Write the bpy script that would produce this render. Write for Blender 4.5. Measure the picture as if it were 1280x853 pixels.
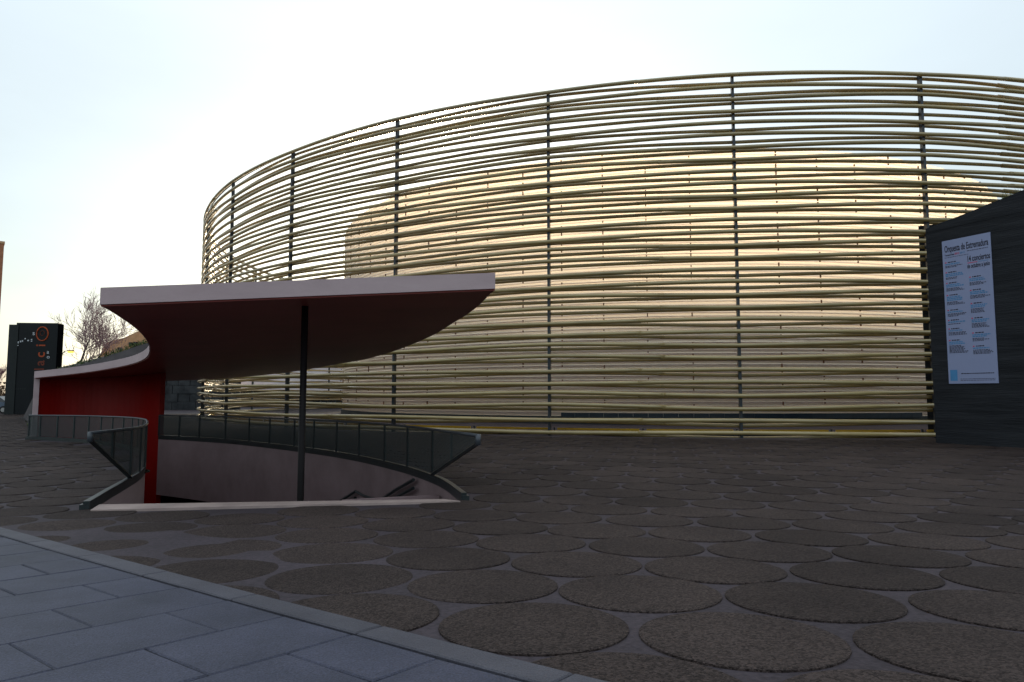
import bpy, bmesh, math, random
from mathutils import Vector, Matrix
from mathutils.geometry import delaunay_2d_cdt
R = math.radians
random.seed(7)
for o in list(bpy.data.objects): bpy.data.objects.remove(o)
sc = bpy.context.scene
COL = sc.collection

# ------------------------------------------------------------------ camera, sky, sun, exposure
FPX, PITCH, EYE = 845.15, 0.0793, 1.6
cam = bpy.data.cameras.new('camera'); camo = bpy.data.objects.new('camera', cam); COL.objects.link(camo)
camo.location = (0, 0, EYE); camo.rotation_euler = (math.pi/2 + PITCH, 0, 0)
cam.sensor_width = 36; cam.lens = 36*FPX/1280; cam.clip_end = 6000; cam.clip_start = .05
sc.camera = camo
VEIL0, VEIL1 = 0.9, 8.6
SUN_EL, SUN_AZ = R(7.2), R(-4)           # low sun behind the drum; azimuth clockwise from +Y
w = bpy.data.worlds.new('World'); sc.world = w; w.use_nodes = True
nt = w.node_tree; nt.nodes.clear()
out = nt.nodes.new('ShaderNodeOutputWorld'); bg = nt.nodes.new('ShaderNodeBackground')
sky = nt.nodes.new('ShaderNodeTexSky'); sky.sky_type = 'NISHITA'; sky.sun_disc = False
sky.sun_elevation = SUN_EL; sky.sun_rotation = SUN_AZ; sky.air_density = 1.0; sky.dust_density = 1.6; sky.ozone_density = 1.6
# thin high cloud veil over the whole sky: soft white streaks
tc = nt.nodes.new('ShaderNodeTexCoord'); mp = nt.nodes.new('ShaderNodeMapping'); mp.inputs['Scale'].default_value = (1.2, 1.2, 4.0)
nz = nt.nodes.new('ShaderNodeTexNoise'); nz.inputs['Scale'].default_value = 2.2; nz.inputs['Detail'].default_value = 5
mr = nt.nodes.new('ShaderNodeMapRange'); mr.inputs[1].default_value = .3; mr.inputs[2].default_value = .75; mr.inputs[3].default_value = .88; mr.inputs[4].default_value = 1.06
hs_ = nt.nodes.new('ShaderNodeHueSaturation'); hs_.inputs['Saturation'].default_value = .62
mx = nt.nodes.new('ShaderNodeMix'); mx.data_type = 'RGBA'; mx.blend_type = 'ADD'; mx.inputs[0].default_value = 1
mx.inputs[7].default_value = (0.5, 0.5, 0.55, 1)
L = nt.links.new
L(tc.outputs['Generated'], mp.inputs['Vector']); L(mp.outputs[0], nz.inputs['Vector']); L(nz.outputs[0], mr.inputs[0])
L(sky.outputs[0], hs_.inputs['Color']); L(mr.outputs[0], hs_.inputs['Value']); tn = nt.nodes.new('ShaderNodeMix'); tn.data_type = 'RGBA'; tn.blend_type = 'MULTIPLY'; tn.inputs[0].default_value = 1; tn.inputs[7].default_value = (.92,1.0,1.01,1); L(hs_.outputs[0], tn.inputs[6]); L(tn.outputs[2], mx.inputs[6])
# high haze: brightest overhead, as under thin cloud
sx_ = nt.nodes.new('ShaderNodeSeparateXYZ'); L(tc.outputs['Generated'], sx_.inputs[0])
vz = nt.nodes.new('ShaderNodeMapRange'); vz.interpolation_type = 'LINEAR'; vz.inputs[1].default_value = 0; vz.inputs[2].default_value = 1; vz.inputs[3].default_value = VEIL0; vz.inputs[4].default_value = VEIL1; L(sx_.outputs[2], vz.inputs[0])
vm = nt.nodes.new('ShaderNodeMix'); vm.data_type = 'RGBA'; vm.blend_type = 'MULTIPLY'; vm.inputs[0].default_value = 1; vm.inputs[7].default_value = (.90,1.0,1.05,1); L(vz.outputs[0], vm.inputs[6]); L(vm.outputs[2], mx.inputs[7]); L(mx.outputs[2], bg.inputs[0])
bg.inputs[1].default_value = 0.12
L(bg.outputs[0], out.inputs[0])
sl = bpy.data.lights.new('sun', 'SUN'); slo = bpy.data.objects.new('sun', sl); COL.objects.link(slo)
sl.energy = 5.0; sl.angle = R(12); sl.color = (1.0, .79, .52)
sdir = Vector((math.sin(SUN_AZ)*math.cos(SUN_EL), math.cos(SUN_AZ)*math.cos(SUN_EL), math.sin(SUN_EL)))
slo.rotation_euler = sdir.to_track_quat('Z', 'Y').to_euler(); slo.location = (0, 40, 60)
vs = sc.view_settings; vs.view_transform = 'Standard'; vs.look = 'None'; vs.gamma = 1; vs.exposure = 0.22
sc.render.resolution_x, sc.render.resolution_y = 1024, 682

# ------------------------------------------------------------------ geometry helpers
CP, SP = math.cos(PITCH), math.sin(PITCH)
def ray(x, y):
    a = (x-640)/FPX; b = -(y-426.5)/FPX
    return Vector((a, CP-b*SP, SP+b*CP))
def at_y(x, y, Y):
    d = ray(x, y); return d*(Y/d.y) + Vector((0, 0, EYE))
def on_plane(x, y, n, d0):
    d = ray(x, y); o = Vector((0, 0, EYE)); return o + d*((d0-n.dot(o))/n.dot(d))
def gz(Y):                                  # the plaza falls gently away from the camera, then runs level
    Y = min(max(Y, -6), 19.1); q = .62-.0819*Y+.00214*Y*Y
    return .5*(q+math.sqrt(q*q+.0016))
def ground(x, y):
    d = ray(x, y); lo, hi = .5, 400
    for _ in range(60):
        m = (lo+hi)/2
        if EYE+d.z*m-gz(d.y*m) > 0: lo = m
        else: hi = m
    return Vector((d.x*lo, d.y*lo, gz(d.y*lo)))
def spline(P, n=8):
    P = [Vector(p) for p in P]; r = []
    for i in range(len(P)-1):
        p0 = P[i-1] if i else P[0]*2-P[1]; p1, p2 = P[i], P[i+1]; p3 = P[i+2] if i+2 < len(P) else P[-1]*2-P[-2]
        for k in range(n):
            t = k/n
            r.append(.5*((2*p1)+(p2-p0)*t+(2*p0-5*p1+4*p2-p3)*t*t+(3*p1-p0-3*p2+p3)*t**3))
    r.append(P[-1]); return r
def inside(p, poly):
    c = False; n = len(poly)
    for i in range(n):
        a, b = poly[i], poly[i-1]
        if (a[1] > p[1]) != (b[1] > p[1]) and p[0] < (b[0]-a[0])*(p[1]-a[1])/(b[1]-a[1])+a[0]: c = not c
    return c
def dist_poly(p, poly):
    best = 1e9; p = Vector(p[:2])
    for i in range(len(poly)):
        a = Vector(poly[i-1][:2]); b = Vector(poly[i][:2]); ab = b-a
        t = max(0, min(1, (p-a).dot(ab)/max(ab.length_squared, 1e-9))); best = min(best, (p-a-ab*t).length)
    return best

class MB:
    def __init__(s): s.v = []; s.f = []
    def add(s, vs, fs):
        n = len(s.v); s.v += [tuple(v) for v in vs]; s.f += [tuple(i+n for i in f) for f in fs]
    def box(s, c, size, rz=0, rx=0):
        M = Matrix.Translation(c) @ Matrix.Rotation(rz, 4, 'Z') @ Matrix.Rotation(rx, 4, 'X')
        x, y, z = [k/2 for k in size]
        s.add([M@Vector((a*x, b*y, e*z)) for e in (-1, 1) for a, b in ((-1,-1),(1,-1),(1,1),(-1,1))],
              [(3,2,1,0),(4,5,6,7),(0,1,5,4),(1,2,6,5),(2,3,7,6),(3,0,4,7)]); return s
    def bar(s, a, b, wx, wy=None, up=Vector((0,0,1))):
        a, b = Vector(a), Vector(b); wy = wy or wx; d = (b-a).normalized()
        if abs(d.dot(up)) > .98: up = Vector((0,1,0))
        u = d.cross(up).normalized()*wx/2; v = u.cross(d).normalized()*wy/2
        s.add([a-u-v, a+u-v, a+u+v, a-u+v, b-u-v, b+u-v, b+u+v, b-u+v],
              [(0,1,2,3),(7,6,5,4),(0,4,5,1),(1,5,6,2),(2,6,7,3),(3,7,4,0)]); return s
    def tube(s, P, r, n=6, closed=False, r1=None):
        P = [Vector(p) for p in P]; N = len(P); vs_ = []; r1 = r if r1 is None else r1
        for i, p in enumerate(P):
            a = P[i-1] if (i or closed) else p; b = P[(i+1) % N] if (i < N-1 or closed) else p
            d = (b-a).normalized(); up = Vector((0,0,1)) if abs(d.z) < .95 else Vector((0,1,0))
            u = d.cross(up).normalized(); v = u.cross(d); rr = r+(r1-r)*i/max(1, N-1)
            for k in range(n):
                t = 2*math.pi*k/n; vs_.append(p+u*(rr*math.cos(t))+v*(rr*math.sin(t)))
        fs = []
        for i in range(N if closed else N-1):
            j = (i+1) % N
            for k in range(n): fs.append((i*n+k, i*n+(k+1) % n, j*n+(k+1) % n, j*n+k))
        if not closed: fs += [tuple(range(n))[::-1], tuple((N-1)*n+k for k in range(n))]
        s.add(vs_, fs); return s
    def strip(s, P, Z0, Z1, th=0.0, side=1):      # vertical wall over a plan curve; th = thickness to one side
        P = [Vector((p[0], p[1])) for p in P]; N = len(P); off = []
        for i in range(N):
            d = (P[min(i+1, N-1)]-P[max(i-1, 0)]).normalized(); off.append(Vector((d.y, -d.x))*th*side)
        f0 = (lambda p: Z0) if not callable(Z0) else Z0; f1 = (lambda p: Z1) if not callable(Z1) else Z1
        vs_ = []
        for p, o in zip(P, off):
            q = p+o
            vs_ += [(p.x, p.y, f0(p)), (p.x, p.y, f1(p)), (q.x, q.y, f1(q)), (q.x, q.y, f0(q))]
        fs = []
        for i in range(N-1):
            a, b = 4*i, 4*i+4
            for k in range(4): fs.append((a+k, b+k, b+(k+1) % 4, a+(k+1) % 4))
        fs += [(0,1,2,3), tuple(4*(N-1)+k for k in (3,2,1,0))]
        s.add(vs_, fs); return s
    def prism(s, poly, fz0, fz1):                 # plan polygon between two heights
        poly = [Vector((p[0], p[1])) for p in poly]; n = len(poly)
        r = delaunay_2d_cdt(poly, [(i, (i+1) % n) for i in range(n)], [], 0, 1e-5)
        V = r[0]; T = [t for t in r[2] if inside(sum((V[i] for i in t), Vector((0,0)))/3, poly)]
        m = len(V)
        s.add([(v.x, v.y, fz0(v)) for v in V]+[(v.x, v.y, fz1(v)) for v in V],
              [tuple(reversed(t)) for t in T]+[tuple(i+m for i in t) for t in T])
        a = len(s.v)
        s.add([(p.x, p.y, fz0(p)) for p in poly]+[(p.x, p.y, fz1(p)) for p in poly],
              [(i, (i+1) % n, n+(i+1) % n, n+i) for i in range(n)]); return s
    def mesh(s, name, smooth=False):
        m = bpy.data.meshes.new(name); m.from_pydata(s.v, [], s.f); m.update()
        bm = bmesh.new(); bm.from_mesh(m); bmesh.ops.recalc_face_normals(bm, faces=bm.faces); bm.to_mesh(m); bm.free()
        if smooth: m.polygons.foreach_set('use_smooth', [True]*len(m.polygons))
        return m
    def build(s, name, mat, parent=None, smooth=False):
        return link(name, s.mesh(name, smooth), mat, parent)
def link(name, mesh, mat=None, parent=None, loc=None):
    o = bpy.data.objects.new(name, mesh); COL.objects.link(o)
    if mat and mesh and not mesh.materials: mesh.materials.append(mat)
    if parent: attach(o, parent)
    if loc: o.location = loc
    return o
def attach(o, parent):
    o.parent = parent; o.matrix_parent_inverse = parent.matrix_basis.inverted() if not parent.parent else (parent.parent.matrix_basis @ parent.matrix_parent_inverse @ parent.matrix_basis).inverted() if False else parent_world(parent).inverted()
def parent_world(p):
    if p.parent: return parent_world(p.parent) @ p.matrix_parent_inverse @ p.matrix_basis
    return p.matrix_basis.copy()
def tag(o, label=None, cat=None, group=None, kind=None):
    if label: o['label'] = label
    if cat: o['category'] = cat
    if group: o['group'] = group
    if kind: o['kind'] = kind
    return o
def thing(name, loc, label, cat, group=None):
    o = bpy.data.objects.new(name, None); COL.objects.link(o); o.location = loc; o.empty_display_size = .3
    return tag(o, label, cat, group)

# ------------------------------------------------------------------ materials
def mat(name, c1, c2=None, scale=3.0, rough=.7, bump=0.0, bscale=40.0, spec=.3, metal=0.0, var=0.0, stretch=(1,1,1), detail=5, c3=None, fine=None):
    m = bpy.data.materials.new(name); m.use_nodes = True; t = m.node_tree; N = t.nodes; b = N['Principled BSDF']; K = t.links.new
    b.inputs['Roughness'].default_value = rough; b.inputs['Metallic'].default_value = metal; b.inputs['Specular IOR Level'].default_value = spec
    g = N.new('ShaderNodeNewGeometry'); mpn = N.new('ShaderNodeMapping'); mpn.inputs['Scale'].default_value = stretch; K(g.outputs['Position'], mpn.inputs['Vector'])
    c2 = c2 or tuple(k*.78 for k in c1)
    n1 = N.new('ShaderNodeTexNoise'); n1.inputs['Scale'].default_value = scale; n1.inputs['Detail'].default_value = detail; n1.inputs['Roughness'].default_value = .62
    K(mpn.outputs[0], n1.inputs['Vector'])
    r = N.new('ShaderNodeMapRange'); r.inputs[1].default_value = .32; r.inputs[2].default_value = .68; K(n1.outputs[0], r.inputs[0])
    x = N.new('ShaderNodeMix'); x.data_type = 'RGBA'; x.inputs[6].default_value = (*c1, 1); x.inputs[7].default_value = (*c2, 1); K(r.outputs[0], x.inputs[0])
    col = x.outputs[2]
    if fine:                                   # speckle: (scale, amount)
        n3 = N.new('ShaderNodeTexNoise'); n3.inputs['Scale'].default_value = fine[0]; n3.inputs['Detail'].default_value = 3; K(g.outputs['Position'], n3.inputs['Vector'])
        r3 = N.new('ShaderNodeMapRange'); r3.inputs[1].default_value = .3; r3.inputs[2].default_value = .7; r3.inputs[3].default_value = 1-fine[1]; r3.inputs[4].default_value = 1+fine[1]; K(n3.outputs[0], r3.inputs[0])
        h3 = N.new('ShaderNodeMix'); h3.data_type = 'RGBA'; h3.blend_type = 'MULTIPLY'; h3.inputs[0].default_value = 1; K(col, h3.inputs[6]); K(r3.outputs[0], h3.inputs[7]); col = h3.outputs[2]
    if var:
        oi = N.new('ShaderNodeObjectInfo'); hs = N.new('ShaderNodeHueSaturation'); rv = N.new('ShaderNodeMapRange'); rv.inputs[3].default_value = 1-var; rv.inputs[4].default_value = 1+var
        K(oi.outputs['Random'], rv.inputs[0]); K(rv.outputs[0], hs.inputs['Value']); K(col, hs.inputs['Color']); col = hs.outputs[0]
    K(col, b.inputs['Base Color'])
    if bump:
        n2 = N.new('ShaderNodeTexNoise'); n2.inputs['Scale'].default_value = bscale; n2.inputs['Detail'].default_value = 4; K(mpn.outputs[0], n2.inputs['Vector'])
        bp = N.new('ShaderNodeBump'); bp.inputs['Strength'].default_value = bump; bp.inputs['Distance'].default_value = .02; K(n2.outputs[0], bp.inputs['Height']); K(bp.outputs[0], b.inputs['Normal'])
    return m
def aggregate(name, c1, c2, var):              # exposed-aggregate concrete: pebbles of several tones
    m = mat(name, c1, c2, scale=.55, rough=.8, var=var, spec=.1, detail=8)
    t = m.node_tree; N = t.nodes; K = t.links.new; b = N['Principled BSDF']
    g = N.new('ShaderNodeNewGeometry'); v = N.new('ShaderNodeTexVoronoi'); v.inputs['Scale'].default_value = 85; K(g.outputs['Position'], v.inputs['Vector'])
    sp = N.new('ShaderNodeSeparateColor'); K(v.outputs['Color'], sp.inputs[0])
    mrg = N.new('ShaderNodeMapRange'); mrg.inputs[3].default_value = .45; mrg.inputs[4].default_value = 1.65; K(sp.outputs[0], mrg.inputs[0])
    src = b.inputs['Base Color'].links[0].from_socket
    mm = N.new('ShaderNodeMix'); mm.data_type = 'RGBA'; mm.blend_type = 'MULTIPLY'; mm.inputs[0].default_value = 1; K(src, mm.inputs[6]); K(mrg.outputs[0], mm.inputs[7]); K(mm.outputs[2], b.inputs['Base Color'])
    bp = N.new('ShaderNodeBump'); bp.inputs['Strength'].default_value = .8; bp.inputs['Distance'].default_value = .012; bp.invert = True; K(v.outputs['Distance'], bp.inputs['Height']); K(bp.outputs[0], b.inputs['Normal'])
    return m
M = {}
M['mortar'] = mat('plaza_mortar', (.058,.047,.056), (.036,.029,.034), .8, .75, .25, 60, fine=(30,.25), spec=.12)
M['disc'] = aggregate('aggregate_disc', (.050,.037,.034), (.029,.0215,.0205), .17)
M['slab'] = mat('granite_slab', (.045,.047,.076), (.026,.028,.047), 2.4, .62, .3, 90, var=.14, fine=(110,.45))
M['kerb'] = mat('kerb_stone', (.064,.062,.078), (.045,.043,.056), 2.5, .65, .3, 90, var=.1, fine=(140,.3))
M['joint'] = mat('dark_joint', (.018,.018,.02), None, 5, .9)
M['white'] = mat('white_plaster', (.49,.378,.393), (.40,.30,.315), .7, .6, .12, 50, stretch=(1,1,3))
M['soffit'] = mat('soffit_panel', (.29,.08,.07), (.23,.062,.055), .7, .4, .03, 8, var=.05, spec=.05)
M['red'] = mat('red_paint', (.34,.006,.004), (.26,.005,.003), .8, .5, .05, 30)
M['pink'] = mat('pink_render', (.31,.22,.225), (.23,.16,.165), 1.1, .75, .2, 40, detail=8)
M['coping'] = mat('pale_coping', (.40,.31,.285), (.28,.215,.20), 2.2, .7, .25, 50)
M['steel'] = mat('dark_steel', (.016,.024,.027), (.01,.015,.017), 3, .42, .05, 40, spec=.5)
M['railtop'] = mat('rail_cap', (.06,.07,.085), None, 3, .35, spec=.5)
M['black'] = mat('black_paint', (.006,.004,.005), None, 3, .5, spec=.15)
M['rod'] = mat('fibreglass_rod', (.35,.265,.105), (.25,.185,.072), .6, .24, 0, spec=1.0, var=.12)
M['post'] = mat('ring_post_steel', (.025,.032,.042), None, 2, .4, spec=.5)
M['yellow'] = mat('yellow_paint', (.6,.36,.012), (.48,.27,.01), 2, .45)
M['plinth'] = mat('dark_plinth', (.03,.035,.036), None, 2, .6, .1)
M['bracket'] = mat('rust_bracket', (.16,.065,.03), None, 2, .7)
M['dglass'] = mat('dark_glass', (.012,.017,.022), None, 1, .08, spec=.6)
M['wblue'] = mat('window_blue', (.02,.032,.045), None, 1, .3, spec=.4)
M['wall_dark'] = mat('slate_wall', (.026,.028,.033), (.010,.011,.014), 1.2, .8, .8, 7, stretch=(.35,.35,5), detail=8, spec=.2)
M['brown_edge'] = mat('weathered_edge', (.05,.042,.038), None, 2, .85, .3)
M['poster'] = mat('poster_vinyl', (.27,.31,.48), (.25,.285,.45), .8, .55)
M['ink'] = mat('ink_black', (.02,.018,.03), None, 1, .6)
M['inkblue'] = mat('ink_blue', (.07,.24,.48), None, 1, .6)
M['inkred'] = mat('ink_red', (.55,.05,.12), None, 1, .6)
M['totem'] = mat('totem_glass', (.008,.010,.013), None, 1, .35, spec=.2)
M['matte'] = mat('matte_black', (.004,.004,.005), None, 1, 1.0, spec=0.0)
M['totem_side'] = mat('totem_side', (.012,.016,.017), None, 1, .5)
M['orange'] = mat('orange_lettering', (.40,.065,.015), None, 1, .5)
M['orange2'] = mat('faded_orange_lettering', (.16,.03,.014), None, 1, .5)
M['print'] = mat('white_lettering', (.55,.58,.62), None, 1, .5)
M['earth'] = mat('mound_gravel', (.055,.048,.05), (.035,.03,.032), 1.5, .9, .5, 20)
M['grass'] = mat('grass_blade', (.06,.085,.02), (.035,.06,.015), 4, .8)
M['leaf'] = mat('leaf', (.045,.06,.02), (.025,.04,.015), 4, .8)
M['dryleaf'] = mat('dry_hedge', (.12,.065,.03), (.06,.035,.018), 3, .85)
M['bark'] = mat('bark', (.075,.05,.05), (.05,.034,.034), 6, .9)
M['twig'] = mat('twig', (.30,.19,.20), (.22,.14,.15), 6, .9)
M['sandstone'] = mat('sandstone', (.58,.36,.20), (.42,.25,.13), 1.2, .9, .8, 3, detail=9)
M['brick'] = mat('brick_orange', (.42,.19,.10), (.3,.13,.07), 3, .9, .3, 12)
M['oldstone'] = mat('old_stone', (.06,.065,.07), (.02,.022,.026), .9, .9, .9, 2.5, detail=9)
M['bwhite'] = mat('white_panel', (.82,.78,.82), None, .6, .5)
M['car'] = mat('car_paint', (.10,.14,.2), None, 1, .25, spec=.6)
M['tyre'] = mat('rubber', (.015,.015,.015), None, 1, .9)
M['chrome'] = mat('rim_metal', (.5,.5,.52), None, 1, .3, metal=1)
def translucent(name, cd, ct, k, var=0):
    m = mat(name, cd, tuple(c*.92 for c in cd), .5, .4, var=var); t = m.node_tree; N = t.nodes; b = N['Principled BSDF']; o = N['Material Output']
    tr = N.new('ShaderNodeBsdfTranslucent'); tr.inputs[0].default_value = (*ct, 1); ms = N.new('ShaderNodeMixShader'); ms.inputs[0].default_value = k
    t.links.new(b.outputs[0], ms.inputs[1]); t.links.new(tr.outputs[0], ms.inputs[2]); t.links.new(ms.outputs[0], o.inputs[0]); return m
M['tube'] = translucent('translucent_tube', (.38,.285,.30), (1.0,.92,.80), .74, .05)
M['skin'] = translucent('translucent_skin', (.6,.55,.52), (.95,.86,.74), .6)
def mesh_panel():
    m = bpy.data.materials.new('woven_mesh'); m.use_nodes = True; t = m.node_tree; N = t.nodes; b = N['Principled BSDF']; o = N['Material Output']
    b.inputs['Base Color'].default_value = (.02,.034,.038,1); b.inputs['Roughness'].default_value = .5
    tr = N.new('ShaderNodeBsdfTransparent'); ms = N.new('ShaderNodeMixShader')
    g = N.new('ShaderNodeNewGeometry'); wv = N.new('ShaderNodeTexWave'); wv.bands_direction = 'Z'; wv.inputs['Scale'].default_value = 14; wv.inputs['Distortion'].default_value = .4
    r = N.new('ShaderNodeMapRange'); r.inputs[3].default_value = .12; r.inputs[4].default_value = .42
    t.links.new(g.outputs['Position'], wv.inputs['Vector']); t.links.new(wv.outputs['Fac'], r.inputs[0]); t.links.new(r.outputs[0], ms.inputs[0])
    t.links.new(b.outputs[0], ms.inputs[1]); t.links.new(tr.outputs[0], ms.inputs[2]); t.links.new(ms.outputs[0], o.inputs[0]); return m
M['mesh'] = mesh_panel()
def emit(name, c, s):
    m = bpy.data.materials.new(name); m.use_nodes = True; b = m.node_tree.nodes['Principled BSDF']; b.inputs['Base Color'].default_value = (*c, 1)
    b.inputs['Emission Color'].default_value = (*c, 1); b.inputs['Emission Strength'].default_value = s; return m
M['lampglow'] = emit('lamp_glow', (1, .58, .1), 1.3)

# ------------------------------------------------------------------ the stairwell outline (plan) shared by ground, kerbs, walls and roof
left_px = [(110,638),(135,622),(162,606),(175,597),(181,588),(181.5,575)]
LEFT = [ground(*p) for p in left_px] + [Vector((-9.9,18.3,0)), Vector((-11.24,20.12,0)), Vector((-12.61,21.48,0)), Vector((-14.29,22.85,0)), Vector((-15.78,23.71,0)), Vector((-17.36,24.46,0))]
RIGHT = [ground(*p) for p in [(578,626.5),(560,612),(541,602),(500,588),(440,574),(380,564.5),(300,555),(250,551),(198,548)]]
LC, RC = spline(LEFT, 6), spline(RIGHT, 6)
LIPL, LIPR = ground(113, 641), ground(572, 629.5)
RW = spline([(-13.1,25.25,0),(-14.3,26.05,0),(-15.7,26.2,0),(-16.8,25.55,0),(-17.25,24.72,0)], 6)
PIT = [(p.x, p.y) for p in LC] + [(p.x, p.y) for p in reversed(RW)] + [(p.x, p.y) for p in reversed(RC)]

# ------------------------------------------------------------------ ground
ys = [-400,-60,-20,-10,-6]+[-5+.6*i for i in range(42)]+[22,26,32,45,70,120,300,900,3000]
xs = [-3000,-600,-150,-40,-20,-10,0,10,20,40,150,600,3000]
pts = [Vector((x, y)) for y in ys for x in xs]; n0 = len(pts)
pts += [Vector(p) for p in PIT]
res = delaunay_2d_cdt(pts, [(n0+i, n0+(i+1) % len(PIT)) for i in range(len(PIT))], [], 0, 1e-4)
gm = MB(); V = res[0]
gm.add([(v.x, v.y, gz(v.y)) for v in V], [t for t in res[2] if not inside(sum((V[i] for i in t), Vector((0,0)))/3, PIT)])
plaza = tag(gm.build('plaza_ground', M['mortar'], smooth=True), kind='structure')

# pavement of slabs at the near left
KD, KN, KO = Vector((.78753,-.61628)), Vector((-.61628,-.78753)), Vector((-5.18, 6.97))
def uv(u, v, dz=0):
    p = KO+KD*u+KN*v; return Vector((p.x, p.y, gz(p.y)+dz))
def slab_mesh(u0, u1, v0, v1, top, rnd=.004):
    g, b = random.choice((.002,.003,.005,.008)), .008; mb = MB(); j = lambda: random.uniform(-rnd, rnd)
    u0 += g+j()*.6; u1 -= g+j()*.6; v0 += g; v1 -= g; tilt = [top+j()*.6 for _ in range(4)]
    c = [(u0,v0),(u1,v0),(u1,v1),(u0,v1)]; ci = [(u0+b,v0+b),(u1-b,v0+b),(u1-b,v1-b),(u0+b,v1-b)]
    mb.add([uv(*q, -.03) for q in c]+[uv(*q, t-.007) for q, t in zip(c, tilt)]+[uv(*q, t) for q, t in zip(ci, tilt)],
           [(0,1,5,4),(1,2,6,5),(2,3,7,6),(3,0,4,7),(4,5,9,8),(5,6,10,9),(6,7,11,10),(7,4,8,11),(8,9,10,11)])
    return mb
pv = MB(); nu = 40
vsx = [uv(-12.3+22.6*i/nu, v, .018) for i in range(nu+1) for v in (-.17, 5.4)]
pv.add(vsx, [(2*i, 2*i+1, 2*i+3, 2*i+2) for i in range(nu)])
pavement = tag(pv.build('pavement', M['joint']), kind='structure')
ujoints = [2.02+.5925*k if k < 5 else 2.02+.5925*k for k in range(-24, 15)]
for i, u0 in enumerate(ujoints[:-1]):
    u1 = ujoints[i+1]; k = i-24
    v = .02; nxt = .40 if k % 2 == 0 else .77
    while v < 5.0:
        slab_mesh(u0, u1, v, nxt, .034).build('paving_slab', M['slab'], pavement); v = nxt; nxt = v+.74
for k in range(-11, 8):
    slab_mesh(.82+1.19*k, .82+1.19*(k+1), -.18, .012, .040, .003).build('kerb_stone', M['kerb'], pavement)

# aggregate discs of the plaza, hexagonal
U = .98; D0, S0, TH, X0, Y0 = 1.072*U, 1.096*U, -.214, .1229*U, 3.8755*U
RING_C, RING_R, RING_H = Vector((12.767, 63.033)), 37.908, 14.0
dm = MB(); n = 36
dm.v = [(D0/2*r*math.cos(2*math.pi*k/n), D0/2*r*math.sin(2*math.pi*k/n), z) for r, z in ((1.0,-.02),(.996,.004),(.97,.009)) for k in range(n)]+[(0,0,.014)]
dm.f = [(a*n+k, a*n+(k+1) % n, (a+1)*n+(k+1) % n, (a+1)*n+k) for a in (0,1) for k in range(n)]+[(2*n+k, 2*n+(k+1) % n, 3*n) for k in range(n)]
disc_mesh = dm.mesh('disc'); disc_mesh.materials.append(M['disc'])
cand = []
for i in range(-75, 75):
    for j in range(-12, 70):
        a = (i+.5*(j % 2)*(-1))*S0; b = j*S0*math.sqrt(3)/2
        x = X0+a*math.cos(TH)-b*math.sin(TH)+random.uniform(-.012,.012); y = Y0+a*math.sin(TH)+b*math.cos(TH)+random.uniform(-.012,.012)
        if y < -5 or y > 56 or abs(x) > 48: continue
        p = Vector((x, y))
        if (p-RING_C).length < RING_R+.75: continue
        if (p-KO).dot(KN) > .25: continue
        if y > 8 and y < 28 and (inside(p, PIT) or dist_poly(p, PIT) < .42): continue
        d = y*CP+(gz(y)-EYE)*SP
        sx = 640+x/d*FPX if d > .3 else -9999; sy = 426.5+(y*SP-(gz(y)-EYE)*CP)/d*FPX if d > .3 else 9999
        vis = -120 < sx < 1400 and sy < 1000
        hid = y > 23 and x > 14
        cand.append((0 if vis and not hid else 1, d, x, y))
cand.sort()
rest = MB(); nl = 18
for q, (hidden, d, x, y) in enumerate(cand):
    sl_ = (gz(y+.1)-gz(y-.1))/.2; s = random.uniform(.975, 1.015)
    if q < 300:
        o = link('disc', disc_mesh, None, plaza); o.location = (x, y, gz(y)+.0055); o.rotation_mode = 'ZYX'; o.rotation_euler = (math.atan(sl_)+random.uniform(-.003,.003), random.uniform(-.003,.003), random.uniform(0, 6.28)); o.scale = (s, s, 1)
    else:
        n1 = len(rest.v); r_ = D0/2*s
        rest.v += [(x+r_*math.cos(6.2832*k/nl), y+r_*math.sin(6.2832*k/nl), gz(y)+.014+random.uniform(-.002,.004)) for k in range(nl)]
        rest.f.append(tuple(range(n1, n1+nl)))
tag(rest.build('far_discs', M['disc'], plaza), kind='stuff')

# ------------------------------------------------------------------ outer ring of fibreglass rods
ring = thing('tube_ring_screen', (RING_C.x, RING_C.y, 0), 'huge round open screen of olive horizontal tubes on dark posts', 'screen')
NP = 33; DTH = 2*math.pi/NP; TH3 = -.3022
def rp(th, rad, z=0): return Vector((RING_C.x+rad*math.sin(th), RING_C.y-rad*math.cos(th), z))
NB = 30; ZB = [.13+(13.88-.13)*i/(NB-1) for i in range(NB)]; RR = .082
def strand_off(k, pat, fb):                 # height offset of a strand at post k: bundles split at every other post
    if pat in (0, 1): return ((.05 if fb else -.165) if k % 2 == 0 else (.0 if fb else -.02))
    return ((.145 if fb else -.04) if k % 2 else (.0 if fb else -.02))
def strand(k0, k1, pat, fb, seg, phase=0.0):
    P = []; n = max(2, round((k1-k0)*seg))
    for i in range(n+1):
        k = k0+(k1-k0)*i/n; ka = math.floor(k); t = k-ka; e = .6*t+.4*t*t*(3-2*t)
        z = strand_off(ka, pat, fb)*(1-e)+strand_off(ka+1, pat, fb)*e
        rad = RING_R+(.155 if fb else -.155)
        P.append(rp(TH3+DTH*(k-3), rad, z+.006*math.sin(k*2.1+phase)))
    return P
cache = {}
for k0 in (-2.38, -.38, 1.62, 3.62):
    for fb in (1, 0):
        for pat in range(4):
            for v in range(2):
                cache[k0, fb, pat, v] = MB().tube(strand(k0-.02-.12*v, k0+2.0-.12*v, pat, fb, 12, pat), RR if fb else RR*.86, 8).mesh('tube', True)
                cache[k0, fb, pat, v].materials.append(M['rod'])
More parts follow.
